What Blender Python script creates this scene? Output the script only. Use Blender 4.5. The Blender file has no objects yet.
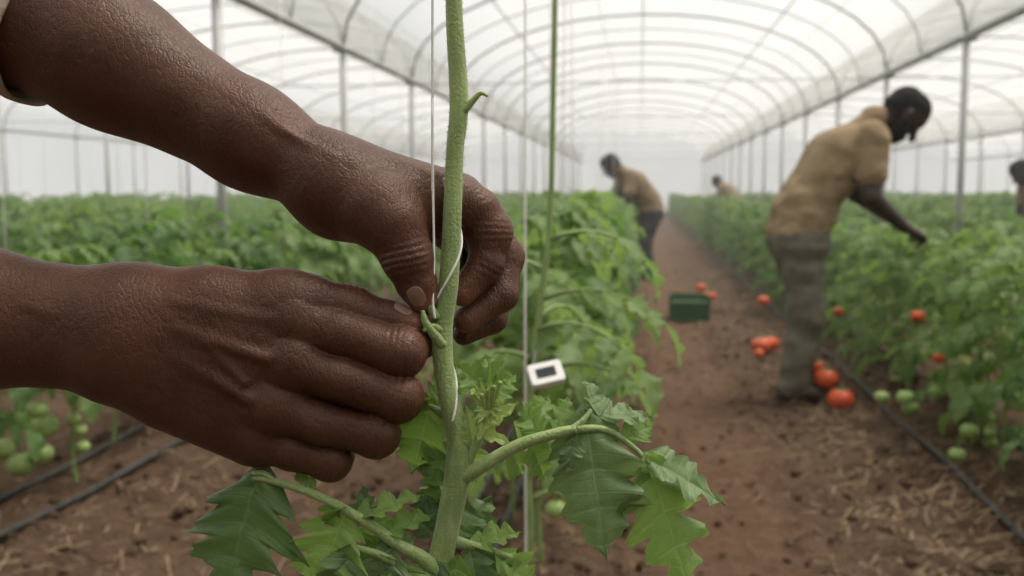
import bpy, math, random
import numpy as np
from mathutils import Vector, Matrix, Euler, noise
rnd = random.Random(7)
nr = np.random.default_rng(7)
scene = bpy.context.scene
COL = scene.collection

# ------------------------------------------------------------------ helpers
def new_empty(name, loc=(0,0,0)):
    e = bpy.data.objects.new(name, None); e.location = loc
    e.empty_display_size = 0.1
    COL.objects.link(e); return e

class NT:
    def __init__(s, name):
        s.mat = bpy.data.materials.new(name); s.mat.use_nodes = True
        s.t = s.mat.node_tree; s.t.nodes.clear()
        s.out = s.t.nodes.new('ShaderNodeOutputMaterial')
    def n(s, typ, **kw):
        nd = s.t.nodes.new(typ)
        for k, v in kw.items(): setattr(nd, k, v)
        return nd
    def l(s, a, b): s.t.links.new(a, b)
    def math(s, op, a, b=None, c=None, clamp=False):
        nd = s.n('ShaderNodeMath', operation=op); nd.use_clamp = clamp
        for i, v in enumerate((a, b, c)):
            if v is None: continue
            if isinstance(v, (int, float)): nd.inputs[i].default_value = v
            else: s.l(v, nd.inputs[i])
        return nd.outputs[0]
    def mix(s, f, a, b):
        nd = s.n('ShaderNodeMix', data_type='RGBA')
        if isinstance(f, (int, float)): nd.inputs[0].default_value = f
        else: s.l(f, nd.inputs[0])
        for i, v in ((6, a), (7, b)):
            if isinstance(v, tuple): nd.inputs[i].default_value = (*v[:3], 1)
            else: s.l(v, nd.inputs[i])
        return nd.outputs[2]
    def noise(s, scale, detail=4, coord='Object', rough=.55, vec=None):
        nd = s.n('ShaderNodeTexNoise'); nd.inputs['Scale'].default_value = scale
        nd.inputs['Detail'].default_value = detail; nd.inputs['Roughness'].default_value = rough
        if vec is None:
            tc = s.n('ShaderNodeTexCoord'); vec = tc.outputs[coord]
        s.l(vec, nd.inputs['Vector']); return nd.outputs['Fac']
    def ramp(s, f, lo, hi):
        nd = s.n('ShaderNodeMapRange'); s.l(f, nd.inputs[0])
        nd.inputs[1].default_value = lo; nd.inputs[2].default_value = hi
        nd.clamp = True
        return nd.outputs[0]
    def bump(s, h, strength, dist=.01, normal=None):
        nd = s.n('ShaderNodeBump'); nd.inputs['Strength'].default_value = strength
        nd.inputs['Distance'].default_value = dist; s.l(h, nd.inputs['Height'])
        if normal is not None: s.l(normal, nd.inputs['Normal'])
        return nd.outputs[0]
    def princ(s, col, rough, normal=None, metal=0, spec=.5):
        p = s.n('ShaderNodeBsdfPrincipled')
        if isinstance(col, tuple): p.inputs['Base Color'].default_value = (*col[:3], 1)
        else: s.l(col, p.inputs['Base Color'])
        if isinstance(rough, (int, float)): p.inputs['Roughness'].default_value = rough
        else: s.l(rough, p.inputs['Roughness'])
        p.inputs['Metallic'].default_value = metal
        p.inputs['Specular IOR Level'].default_value = spec
        if normal is not None: s.l(normal, p.inputs['Normal'])
        return p
    def done(s, sh): s.l(sh, s.out.inputs[0]); return s.mat

def simple(name, c1, c2, scale=20, rough=.6, bump=.2, bdist=.002, metal=0, spec=.4):
    m = NT(name); f = m.noise(scale, 5)
    c = m.mix(m.ramp(f, .3, .7), c1, c2)
    return m.done(m.princ(c, rough, m.bump(f, bump, bdist), metal, spec).outputs[0])

def leaf_mat(name, c1, c2, vein, trans=.35, rough=.45, tcol=None, spec=.4):
    m = NT(name)
    at = m.n('ShaderNodeAttribute', attribute_name='lf')
    sx = m.n('ShaderNodeSeparateXYZ'); m.l(at.outputs['Vector'], sx.inputs[0])
    t, s, r = sx.outputs
    sa = m.math('ABSOLUTE', s)
    mid = m.math('SUBTRACT', 1, m.math('DIVIDE', sa, .05), clamp=True)
    fr = m.math('FRACT', t)
    sd = m.math('ABSOLUTE', m.math('SUBTRACT', fr, .55))
    side = m.math('SUBTRACT', 1, m.math('DIVIDE', sd, .06), clamp=True)
    side = m.math('MULTIPLY', side, m.math('SUBTRACT', 1, m.math('MULTIPLY', sa, .8)))
    fr3 = m.math('FRACT', m.math('ADD', m.math('MULTIPLY', t, 3), m.math('MULTIPLY', sa, .5)))
    sd3 = m.math('ABSOLUTE', m.math('SUBTRACT', fr3, .5))
    side3 = m.math('MULTIPLY', m.math('SUBTRACT', 1, m.math('DIVIDE', sd3, .10), clamp=True), .30)
    v = m.math('MAXIMUM', m.math('MAXIMUM', mid, side), side3)
    n1 = m.noise(60, 4)
    base = m.mix(m.ramp(m.math('ADD', m.math('MULTIPLY', n1, .5), m.math('MULTIPLY', r, .6)), .2, .85), c1, c2)
    col = m.mix(m.math('MULTIPLY', v, .5), base, vein)
    vor = m.noise(240, 4)
    h = m.math('SUBTRACT', m.math('MULTIPLY', vor, 1.7), m.math('MULTIPLY', v, 1.0))
    nrm = m.bump(h, .42, .0012)
    p = m.princ(col, rough, nrm, spec=spec)
    p.inputs['Sheen Weight'].default_value = .12; p.inputs['Sheen Roughness'].default_value = .5
    tr = m.n('ShaderNodeBsdfTranslucent')
    m.l(m.mix(.6, col, tcol or (c2[0]*1.8, c2[1]*1.9, c2[2]*1.2)), tr.inputs[0]); m.l(nrm, tr.inputs['Normal'])
    mx = m.n('ShaderNodeMixShader'); mx.inputs[0].default_value = trans
    m.l(p.outputs[0], mx.inputs[1]); m.l(tr.outputs[0], mx.inputs[2])
    return m.done(mx.outputs[0])

class MB:
    def __init__(s): s.v=[]; s.f=[]; s.m=[]; s.a=[]; s.n=0
    def add(s, v, f, mat=0, attr=None):
        v = np.asarray(v, float); f = [tuple(int(i)+s.n for i in q) for q in f]
        s.v.append(v); s.f += f; s.m += [mat]*len(f)
        s.a.append(np.zeros((len(v),3)) if attr is None else attr); s.n += len(v)
    def mesh(s, name, mats, smooth=True, xf=None):
        V = np.concatenate(s.v)
        if xf is not None: V = xf(V)
        me = bpy.data.meshes.new(name); me.from_pydata(V.tolist(), [], s.f)
        for m in mats: me.materials.append(m)
        me.polygons.foreach_set('material_index', np.array(s.m, np.int32))
        if smooth: me.polygons.foreach_set('use_smooth', np.ones(len(s.f), bool))
        at = me.attributes.new('lf', 'FLOAT_VECTOR', 'POINT')
        at.data.foreach_set('vector', np.concatenate(s.a).astype(np.float32).ravel())
        me.update(); return me
    def obj(s, name, mats, parent=None, smooth=True, xf=None):
        ob = bpy.data.objects.new(name, s.mesh(name, mats, smooth, xf))
        COL.objects.link(ob)
        if parent: ob.parent = parent
        return ob

def catmull(P, n):
    P = np.asarray(P, float)
    Q = np.vstack([2*P[0]-P[1], P, 2*P[-1]-P[-2]]); out = []
    for i in range(1, len(Q)-2):
        for k in range(n):
            t = k/n
            out.append(.5*((2*Q[i])+(-Q[i-1]+Q[i+1])*t+(2*Q[i-1]-5*Q[i]+4*Q[i+1]-Q[i+2])*t*t+(-Q[i-1]+3*Q[i]-3*Q[i+1]+Q[i+2])*t**3))
    out.append(Q[-2]); return np.array(out)

def tube(mb, P, r, seg=8, mat=0, sub=0, cap=True):
    P = np.asarray(P, float); R = np.full(len(P), r, float) if np.isscalar(r) else np.asarray(r, float)
    if sub:
        R = np.interp(np.linspace(0, len(P)-1, (len(P)-1)*sub+1), range(len(P)), R); P = catmull(P, sub)
    T = np.gradient(P, axis=0); T /= np.linalg.norm(T, axis=1)[:,None]+1e-12
    ref = np.array([0,0,1.]) if abs(T[0][2])<.9 else np.array([1.,0,0])
    U = np.cross(T[0], ref); U /= np.linalg.norm(U)
    vs = []
    th = np.linspace(0, 2*np.pi, seg, endpoint=False)
    for i in range(len(P)):
        U = U - T[i]*np.dot(U, T[i]); U /= np.linalg.norm(U)+1e-12
        W = np.cross(T[i], U)
        vs.append(P[i] + R[i]*(np.cos(th)[:,None]*U + np.sin(th)[:,None]*W))
    n = len(P); V = np.concatenate(vs); F = []
    for i in range(n-1):
        for j in range(seg):
            a = i*seg+j; b = i*seg+(j+1)%seg
            F.append((a, b, b+seg, a+seg))
    if cap:
        F.append(tuple(range(seg))[::-1]); F.append(tuple((n-1)*seg+j for j in range(seg)))
    mb.add(V, F, mat)

def unit(v): v = np.asarray(v, float); return v/(np.linalg.norm(v)+1e-12)

def leaflet(mb, base, d, nrm, L, W, n=4, nt=8, ns=2, fold=.25, droop=.25, lobe=.45, ripple=.08, mat=0, rv=None, sidecurl=0.):
    base = np.asarray(base, float)
    d = unit(d); z = np.asarray(nrm, float); z = unit(z - d*np.dot(z, d)); y = np.cross(z, d)
    t = np.linspace(0, 1, nt+1); s = np.linspace(-1, 1, 2*ns+1)
    e = np.sin(np.pi*np.clip(t,0,1)**.62)**.85; e[0] = .03; e[-1] = 0.0
    big = nt > 30
    ph = rnd.random()*6
    def lob(tt, nn=n):
        fr = (tt*nn) % 1
        q = np.where(fr < .55, np.sin(np.pi/2*np.clip(fr/.55,0,1))**.9, np.cos(np.pi/2*(fr-.55)/.45)**.9)
        return q
    w = W*e*((1-lobe)+lobe*lob(t))
    T, S = np.meshgrid(t, s, indexing='ij')
    if big:
        wl = W*e*((1-lobe)+lobe*lob(t))*(1+.12*np.sin(5*t+ph)); wr = W*e*((1-lobe)+lobe*lob(t+.07))*(1+.12*np.sin(6*t+ph+2))
        for k, q in enumerate((wl, wr)):
            f3 = (t*n*2.5+ph+k*.3) % 1
            q *= .92+.17*np.where(f3 < .65, f3/.65, (1-f3)/.35)
        Wd = np.where(S < 0, wl[:,None], wr[:,None])
    else: Wd = w[:,None]*np.ones_like(S)
    A = np.abs(S)
    X = T*L*.95 + A**1.3*Wd*.62*(1-.55*T) - .05*L*A
    Y = S*Wd
    Z = fold*np.abs(Y) - droop*L*T**2 + ripple*W*A*np.sin(2*np.pi*T*n*.8+ph+S) - sidecurl*W*A**2
    if big:
        fr2 = ((T*n) % 1); Z = Z - .05*W*np.exp(-((fr2-.55)/.12)**2)*(1-A)*.9 - .05*W*np.exp(-(A/.12)**2)
        Z = Z + .12*W*A**2*np.sin(2*np.pi*T*n+ph*.5) + .05*W*A*np.sin(T*31+ph*3+S*4)
    V = base + X[...,None]*d + Y[...,None]*y + Z[...,None]*z
    m = 2*ns+1; F = []
    for i in range(nt):
        for j in range(m-1):
            F.append((i*m+j, (i+1)*m+j, (i+1)*m+j+1, i*m+j+1))
    rv = rnd.random() if rv is None else rv
    at = np.stack([T*n, S, np.full_like(T, rv)], -1).reshape(-1,3)
    mb.add(V.reshape(-1,3), F, mat, at)

# ---------------------------------------------------------- SDF modelling
class Field:
    def __init__(s, lo, hi, vox):
        s.lo = np.array(lo, np.float32); s.vox = vox
        s.sh = tuple(int(math.ceil((hi[i]-lo[i])/vox))+1 for i in range(3))
        s.ax = [np.arange(s.sh[i], dtype=np.float32)*vox+lo[i] for i in range(3)]
        s.M = np.zeros(s.sh, np.int8); s.B = np.full(s.sh, 1e3, np.float32)
    def new(s): return np.full(s.sh, 1e3, np.float32)
    def box(s, a, b, pad):
        lo = np.minimum(a, b)-pad; hi = np.maximum(a, b)+pad; sl = []
        for i in range(3):
            i0 = max(0, int((lo[i]-s.lo[i])/s.vox)); i1 = min(s.sh[i], int((hi[i]-s.lo[i])/s.vox)+2)
            if i1 <= i0: return None
            sl.append(slice(i0, i1))
        return tuple(sl)
    def dist(s, sl, a, b, r1, r2, flat):
        x = s.ax[0][sl[0]][:,None,None]-a[0]; y = s.ax[1][sl[1]][None,:,None]-a[1]; z = s.ax[2][sl[2]][None,None,:]-a[2]
        ba = b-a; l2 = float(ba@ba)+1e-9
        t = np.clip((x*ba[0]+y*ba[1]+z*ba[2])/l2, 0, 1)
        qx = x-t*ba[0]; qy = y-t*ba[1]; qz = z-t*ba[2]
        if flat is not None:
            nn = unit(flat[0]); dn = (qx*nn[0]+qy*nn[1]+qz*nn[2])*(flat[1]-1)
            qx = qx+nn[0]*dn; qy = qy+nn[1]*dn; qz = qz+nn[2]*dn
        return np.sqrt(qx*qx+qy*qy+qz*qz)-(r1+(r2-r1)*t)
    def add(s, A, a, b, r1, r2, k=6, mat=0, flat=None):
        a = np.asarray(a, float); b = np.asarray(b, float)
        pad = max(r1, r2)*(1 if flat is None or flat[1] >= 1 else 1/flat[1]) + max(k, 3*s.vox) + s.vox*2
        sl = s.box(a, b, pad)
        if sl is None: return
        d = s.dist(sl, a, b, r1, r2, flat).astype(np.float32)
        A[sl] = smin(A[sl], d, k)
        bb = s.B[sl]; w = d < bb
        s.M[sl][w] = mat; bb[w] = d[w]
    def groove(s, A, c, u, n, R, offs, sig, depth):
        c = np.asarray(c, float); u = unit(u); n = np.asarray(n, float); n = unit(n-u*np.dot(n,u))
        sl = s.box(c, c, R*1.5)
        x = s.ax[0][sl[0]][:,None,None]-c[0]; y = s.ax[1][sl[1]][None,:,None]-c[1]; z = s.ax[2][sl[2]][None,None,:]-c[2]
        t = x*u[0]+y*u[1]+z*u[2]; q = x*n[0]+y*n[1]+z*n[2]; rr = np.sqrt(x*x+y*y+z*z)+1e-6
        l = np.cross(u, n); la = (x*l[0]+y*l[1]+z*l[2])/R
        w = np.clip((q/rr-.15)/.5, 0, 1)*np.clip((1.5*R-rr)/(.3*R), 0, 1)
        g = 0
        for o, dm in offs: g = g+dm*np.exp(-((t-o-1.6*np.sin(la*2+o)-.16*o*la*la)/sig)**2)
        A[sl] += (depth*g*w).astype(np.float32)
    def sample(s, A, P):
        q = (P-s.lo)/s.vox; q = np.clip(q, 0, np.array(s.sh)-1.01); i = q.astype(int); f = q-i; r = 0
        for dx in (0,1):
            for dy in (0,1):
                for dz in (0,1):
                    w = (f[:,0] if dx else 1-f[:,0])*(f[:,1] if dy else 1-f[:,1])*(f[:,2] if dz else 1-f[:,2])
                    r = r + w*A[i[:,0]+dx, i[:,1]+dy, i[:,2]+dz]
        return r
    def nets(s, D):
        S = D < 0
        n = [k-1 for k in D.shape]
        c = np.zeros(n, np.int8)
        for dx in (0,1):
            for dy in (0,1):
                for dz in (0,1): c += S[dx:dx+n[0], dy:dy+n[1], dz:dz+n[2]]
        act = (c > 0) & (c < 8)
        idx = np.full(n, -1, np.int64); ai = np.argwhere(act); idx[act] = np.arange(len(ai))
        acc = np.zeros((len(ai),3)); cnt = np.zeros(len(ai))
        for a in range(3):
            b, cc = (a+1)%3, (a+2)%3
            for ob in (0,1):
                for oc in (0,1):
                    o0 = np.zeros(3,int); o0[b]=ob; o0[cc]=oc; o1 = o0.copy(); o1[a]=1
                    p0 = ai+o0; p1 = ai+o1
                    d0 = D[p0[:,0],p0[:,1],p0[:,2]]; d1 = D[p1[:,0],p1[:,1],p1[:,2]]
                    w = (d0<0) != (d1<0); t = np.where(w, d0/np.where(w, d0-d1, 1), 0)
                    pos = o0[None,:]+0.0*acc; pos[:,a] += t
                    acc += pos*w[:,None]; cnt += w
        V = (ai+acc/cnt[:,None])*s.vox+s.lo
        F = []
        for a in range(3):
            b, cc = (a+1)%3, (a+2)%3
            lo = [slice(None)]*3; hi = [slice(None)]*3
            lo[a] = slice(0,-1); hi[a] = slice(1,None)
            s0 = S[tuple(lo)]; s1 = S[tuple(hi)]; e = np.argwhere(s0 != s1)
            e = e[(e[:,b]>0)&(e[:,cc]>0)&(e[:,b]<n[b])&(e[:,cc]<n[cc])]
            ins = s0[e[:,0],e[:,1],e[:,2]]
            q = []
            for (ob, oc) in ((-1,-1),(0,-1),(0,0),(-1,0)):
                p = e.copy(); p[:,b]+=ob; p[:,cc]+=oc; q.append(idx[p[:,0],p[:,1],p[:,2]])
            q = np.stack(q, 1); q[~ins] = q[~ins][:, ::-1]; F.append(q)
        F = np.concatenate(F); F = F[(F>=0).all(1)]
        vi = np.clip(np.rint((V-s.lo)/s.vox).astype(int), 0, np.array(s.sh)-1)
        vm = s.M[vi[:,0],vi[:,1],vi[:,2]]
        return V, F, vm

def smin(a, b, k):
    if k <= 0: return np.minimum(a, b)
    h = np.maximum(k-np.abs(a-b), 0)/k
    return np.minimum(a, b)-h*h*k*.25

def nets_obj(name, V, F, vm, mats, parent=None, attr=None):
    me = bpy.data.meshes.new(name)
    me.vertices.add(len(V)); me.vertices.foreach_set('co', V.astype(np.float32).ravel())
    me.loops.add(len(F)*4); me.loops.foreach_set('vertex_index', F.astype(np.int32).ravel())
    me.polygons.add(len(F)); me.polygons.foreach_set('loop_start', np.arange(0, len(F)*4, 4, dtype=np.int32))
    for m in mats: me.materials.append(m)
    me.update(calc_edges=True); me.validate()
    fm = np.sort(vm[F], 1)[:,1]
    me.polygons.foreach_set('material_index', fm.astype(np.int32))
    me.polygons.foreach_set('use_smooth', np.ones(len(F), bool))
    if attr is not None:
        at = me.attributes.new('tip', 'FLOAT', 'POINT'); at.data.foreach_set('value', attr.astype(np.float32))
    me.update()
    ob = bpy.data.objects.new(name, me); COL.objects.link(ob)
    if parent: ob.parent = parent
    return ob

# ------------------------------------------------------------------ camera
cam = bpy.data.cameras.new('camera'); co = bpy.data.objects.new('camera', cam); COL.objects.link(co)
co.location = (0, 0, 1.15); co.rotation_euler = (math.radians(90-5.62), 0, math.radians(7.33))
cam.lens = 35; cam.sensor_width = 36; cam.clip_start = .02; cam.clip_end = 200
cam.dof.use_dof = True; cam.dof.focus_distance = .485; cam.dof.aperture_fstop = 10.5
scene.camera = co
scene.view_settings.view_transform = 'Standard'

# ------------------------------------------------------------------ materials
M_frame = simple('galvanised_steel', (.36,.365,.36), (.48,.485,.48), 30, .45, .1, .001, .2)
M_green = leaf_mat('tomato_leaf', (.062,.122,.034), (.13,.235,.068), (.2,.33,.13), .42, .5)
M_green_b = leaf_mat('tomato_leaf_pale', (.105,.18,.056), (.215,.315,.105), (.28,.39,.18), .42, .5)
M_stem_bg = simple('vine_stem', (.18,.26,.09), (.28,.38,.14), 30, .55)
M_red = simple('ripe_tomato', (.58,.065,.022), (.70,.13,.035), 8, .35, .02)
M_gtom = simple('unripe_tomato', (.27,.40,.12), (.38,.50,.18), 12, .3, .02)
M_hose = simple('black_hose', (.025,.024,.023), (.06,.055,.05), 15, .5, .1)
M_string = simple('white_twine', (.72,.72,.68), (.85,.85,.82), 400, .7, .6, .0005)
M_khaki = simple('khaki_cloth', (.22,.155,.088), (.31,.225,.135), 14, .9, .5, .012)
M_trous = simple('grey_trousers', (.125,.112,.085), (.19,.172,.135), 14, .9, .5, .012)
M_trousd = simple('dark_trousers', (.035,.035,.04), (.06,.06,.065), 14, .9, .5, .012)
M_skinbg = simple('dark_skin', (.028,.014,.010), (.045,.023,.015), 30, .5, .1)
M_hair = simple('black_hair', (.006,.005,.005), (.015,.012,.011), 150, .9, .8, .004)
M_shoe = simple('work_boot', (.04,.025,.018), (.08,.05,.035), 30, .7)
M_eye = simple('eye_white', (.5,.48,.45), (.6,.58,.55), 30, .3)

def skin():
    m = NT('skin_closeup')
    n1 = m.noise(38, 5); n2 = m.noise(320, 3)
    c = m.mix(m.ramp(n1, .3, .7), (.058,.0205,.0108), (.100,.0385,.0205))
    c = m.mix(m.math('MULTIPLY', m.ramp(n2, .45, .75), .18), c, (.13,.056,.033))
    at = m.n('ShaderNodeAttribute', attribute_name='tip')
    c = m.mix(m.math('MULTIPLY', at.outputs['Fac'], .65), c, (.24,.102,.066))
    tc = m.n('ShaderNodeTexCoord')
    vor = m.n('ShaderNodeTexVoronoi', feature='DISTANCE_TO_EDGE'); vor.inputs['Scale'].default_value = 620
    m.l(tc.outputs['Object'], vor.inputs['Vector'])
    mp = m.n('ShaderNodeMapping'); mp.inputs['Scale'].default_value = (1.0, 1.0, .32); mp.inputs['Rotation'].default_value = (0, .35, 0)
    m.l(tc.outputs['Object'], mp.inputs['Vector'])
    v2 = m.n('ShaderNodeTexVoronoi', feature='DISTANCE_TO_EDGE'); v2.inputs['Scale'].default_value = 330
    m.l(mp.outputs[0], v2.inputs['Vector'])
    b1 = m.bump(m.ramp(vor.outputs['Distance'], 0, .3), .26, .00045)
    b1 = m.bump(m.ramp(v2.outputs['Distance'], 0, .16), .28, .0006, b1)
    n3 = m.noise(95, 5)
    b2 = m.bump(n3, .34, .0024, b1)
    p = m.princ(c, m.math('ADD', m.math('MULTIPLY', n3, .22), .35), b2, spec=.42)
    p.inputs['Specular Tint'].default_value = (1,.88,.80,1)
    p.inputs['Subsurface Weight'].default_value = .10
    p.inputs['Subsurface Radius'].default_value = (1, .35, .2); p.inputs['Subsurface Scale'].default_value = .003
    return m.done(p.outputs[0])
M_skin = skin()
M_nail = simple('finger_nail', (.26,.155,.12), (.36,.23,.185), 60, .25, .05, .0003)
M_sleeve = simple('shirt_sleeve', (.42,.36,.27), (.52,.46,.36), 200, .9, .6, .001)

# ------------------------------------------------------------------ world / light
w = bpy.data.worlds.new('overcast_sky'); scene.world = w; w.use_nodes = True
wt = w.node_tree; bg = wt.nodes['Background']
tc = wt.nodes.new('ShaderNodeTexCoord'); nz = wt.nodes.new('ShaderNodeTexNoise'); nz.inputs['Scale'].default_value = 2.0
wt.links.new(tc.outputs['Generated'], nz.inputs['Vector'])
cr = wt.nodes.new('ShaderNodeValToRGB'); wt.links.new(nz.outputs['Fac'], cr.inputs[0])
cr.color_ramp.elements[0].position = .3; cr.color_ramp.elements[0].color = (.84,.85,.85,1)
cr.color_ramp.elements[1].position = .7; cr.color_ramp.elements[1].color = (.98,.97,.94,1)
wt.links.new(cr.outputs[0], bg.inputs[0]); bg.inputs[1].default_value = 1.05
sun = bpy.data.lights.new('sun', 'SUN'); sun.energy = 5.6; sun.angle = math.radians(28); sun.color = (1,.93,.83)
so = bpy.data.objects.new('sun', sun); COL.objects.link(so)
so.rotation_euler = Vector((.42, .20, 1)).to_track_quat('Z', 'Y').to_euler()

# ------------------------------------------------------------------ greenhouse
GX = 3.05; GZ = 2.6; RISE = 1.35; Y0, Y1 = -4.0, 52.0
spans = [-12.2, -6.1, 0, 6.1, 12.2]
def arch(cx, n=18):
    th = np.linspace(math.pi, 0, n+1)
    return [(cx+GX*math.cos(a), GZ+RISE*math.sin(a)**.9 if math.sin(a) > 1e-6 else GZ) for a in th]
def film(name, lo, hi, tr):
    m = NT(name)
    f = m.noise(.5, 4); f2 = m.noise(5, 3)
    k = m.ramp(m.math('ADD', m.math('MULTIPLY', f, .8), m.math('MULTIPLY', f2, .2)), .3, .7)
    c = m.mix(k, lo, hi)
    a = m.n('ShaderNodeBsdfTransparent'); m.l(c, a.inputs[0])
    b = m.n('ShaderNodeBsdfTranslucent'); m.l(m.mix(.38, c, (.45,.45,.45)), b.inputs[0])
    g = m.n('ShaderNodeBsdfDiffuse'); m.l(c, g.inputs[0])
    m1 = m.n('ShaderNodeMixShader'); m1.inputs[0].default_value = .3; m.l(b.outputs[0], m1.inputs[1]); m.l(g.outputs[0], m1.inputs[2])
    m2 = m.n('ShaderNodeMixShader'); m2.inputs[0].default_value = 1-tr; m.l(a.outputs[0], m2.inputs[1]); m.l(m1.outputs[0], m2.inputs[2])
    return m.done(m2.outputs[0])
M_film = film('greenhouse_film', (.86,.87,.87), (.95,.945,.93), .57)
M_lightblock = simple('light_block_panel', (.16,.17,.15), (.24,.245,.21), 3, .8, .3, .01)  # added opaque panel, out of view, cuts frontal fill light on the hands
mb = MB()
for cx in spans:
    A = arch(cx); V = []; F = []
    ys = np.linspace(Y0, Y1, 37)
    for y in ys:
        for (x, z) in A: V.append((x, y, z+.03))
    n = len(A)
    for i in range(len(ys)-1):
        for j in range(n-1): F.append((i*n+j, i*n+j+1, (i+1)*n+j+1, (i+1)*n+j))
    mb.add(V, F)
mb.obj('ceiling', [M_film])
for nm, y, mt in (('wall_back', Y1, M_film), ('wall_front', Y0, M_lightblock)):  # back wall is film; unseen front wall made opaque to block light
    mb = MB()
    for cx in spans:
        A = arch(cx)
        V = [(x, y, 0) for x, z in A]+[(x, y, z) for x, z in A]; n = len(A)
        mb.add(V, [(j, j+1, n+j+1, n+j) for j in range(n-1)])
    mb.obj(nm, [mt])
for nm, x in (('wall_left', -15.25), ('wall_right', 15.25)):
    mb = MB(); mb.add([(x,Y0,0),(x,Y1,0),(x,Y1,GZ),(x,Y0,GZ)], [(0,1,2,3)]); mb.obj(nm, [M_film])
mb = MB()
gut = [-15.25, -9.15, -3.05, 3.05, 9.15, 15.25]
for hy in np.arange(.8-3.1, Y1, 3.1):
    for cx in spans:
        tube(mb, [(x, hy, z-.02) for x, z in arch(cx, 18)], .019, 6)
for hy in np.arange(.8-1.55, 24, 3.1):
    for cx in (-6.1,0,6.1):
        tube(mb, [(x, hy, z-.005) for x, z in arch(cx, 18)], .010, 5)
for g in gut:
    tube(mb, [(g, Y0, GZ), (g, Y1, GZ)], .042, 8)
for cx in spans:
    for q in (5, 9, 13):
        x, z = arch(cx)[q]; tube(mb, [(x, Y0, z-.04), (x, Y1, z-.04)], .010, 5)
postys = np.arange(.8, Y1, 3.1)
for py in postys:
    for g in gut:
        tube(mb, [(g, py, 0), (g, py, GZ)], .034, 8)
        tube(mb, [(g-.09, py, GZ-.02), (g+.09, py, GZ-.02)], .03, 6)
for py in postys[::2]:
    tube(mb, [(gut[0], py, GZ-.05), (gut[-1], py, GZ-.05)], .008, 5)
mb.obj('greenhouse_frame', [M_frame])

# humid air: thin haze filling the house
mb = MB(); a0, a1, b0, b1_, c0_, c1_ = -15.1, 15.1, 4.0, Y1-.1, .0, 2.55
mb.add([(x,y,z) for x in (a0,a1) for y in (b0,b1_) for z in (c0_,c1_)], [(0,1,3,2),(4,6,7,5),(0,4,5,1),(2,3,7,6),(0,2,6,4),(1,5,7,3)])
m = NT('humid_air'); vs = m.n('ShaderNodeVolumeScatter'); vs.inputs['Density'].default_value = .013; vs.inputs['Anisotropy'].default_value = .2
m.l(vs.outputs[0], m.out.inputs['Volume']); mb.obj('humid_air', [m.mat], smooth=False)

# ------------------------------------------------------------------ ground
ROWS = [-.33, 1.50, -2.08, -3.75, 3.30, -5.4, 5.0, -7.0, 6.6, -8.6, 8.2, -10.2, 9.8, -11.8, 11.4, -13.4, 13.0]
def gh(x, y, fine=True):
    z = 0
    for r in ROWS: z += .085*math.exp(-((x-r)/.36)**2)
    pth = .45 if abs(x-.3) < .2 else 1
    z += .022*noise.noise((x*2.1, y*2.1, 0)) + .032*noise.noise((x*6, y*6, 3))*pth
    if fine:
        z += .060*max(0, noise.noise((x*12, y*12, 5))-.05)*pth + .018*noise.noise((x*34, y*34, 5))*pth
    z -= .02*math.exp(-((x-.3)/.2)**2)
    return z
xs = np.concatenate([np.arange(-15.3,-3,.25), np.arange(-3,2.4,.024), np.arange(2.4,15.4,.25)])
ys = np.concatenate([np.arange(-4,1.5,.4), np.arange(1.5,8,.026), np.arange(8,20,.12), np.arange(20,52.5,.6)])
V = [(x, y, gh(x, y)) for y in ys for x in xs]; n = len(xs)
F = [(i*n+j, i*n+j+1, (i+1)*n+j+1, (i+1)*n+j) for i in range(len(ys)-1) for j in range(n-1)]
m = NT('soil')
tcn = m.n('ShaderNodeTexCoord'); sx = m.n('ShaderNodeSeparateXYZ'); m.l(tcn.outputs['Object'], sx.inputs[0])
n1 = m.noise(1.3, 6); n2 = m.noise(14, 8, rough=.7); n3 = m.noise(90, 4)
soil = m.mix(m.ramp(n2, .3, .7), (.066,.038,.025), (.18,.110,.070))
soil = m.mix(m.math('MULTIPLY', m.ramp(n3, .5, .7), .5), soil, (.28,.19,.125))
pathm = m.math('SUBTRACT', 1, m.math('MULTIPLY', m.math('ABSOLUTE', m.math('SUBTRACT', sx.outputs[0], .3)), 2.6), clamp=True)
pathm = m.ramp(m.math('ADD', pathm, m.math('MULTIPLY', m.math('SUBTRACT', n1, .5), 1.2)), .1, .6)
col = m.mix(m.math('MULTIPLY', pathm, .8), soil, m.mix(m.ramp(n2, .25, .75), (.125,.067,.041), (.25,.145,.092)))
col = m.mix(m.math('MULTIPLY', m.ramp(n1, .45, .65), .3), col, (.22,.150,.098))
bp = m.bump(m.math('ADD', n2, m.math('MULTIPLY', n3, .4)), 1.0, .05)
M_soil = m.done(m.princ(col, .95, bp, spec=.2).outputs[0])
mb = MB(); mb.add(V, F); mb.obj('floor', [M_soil])

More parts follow.
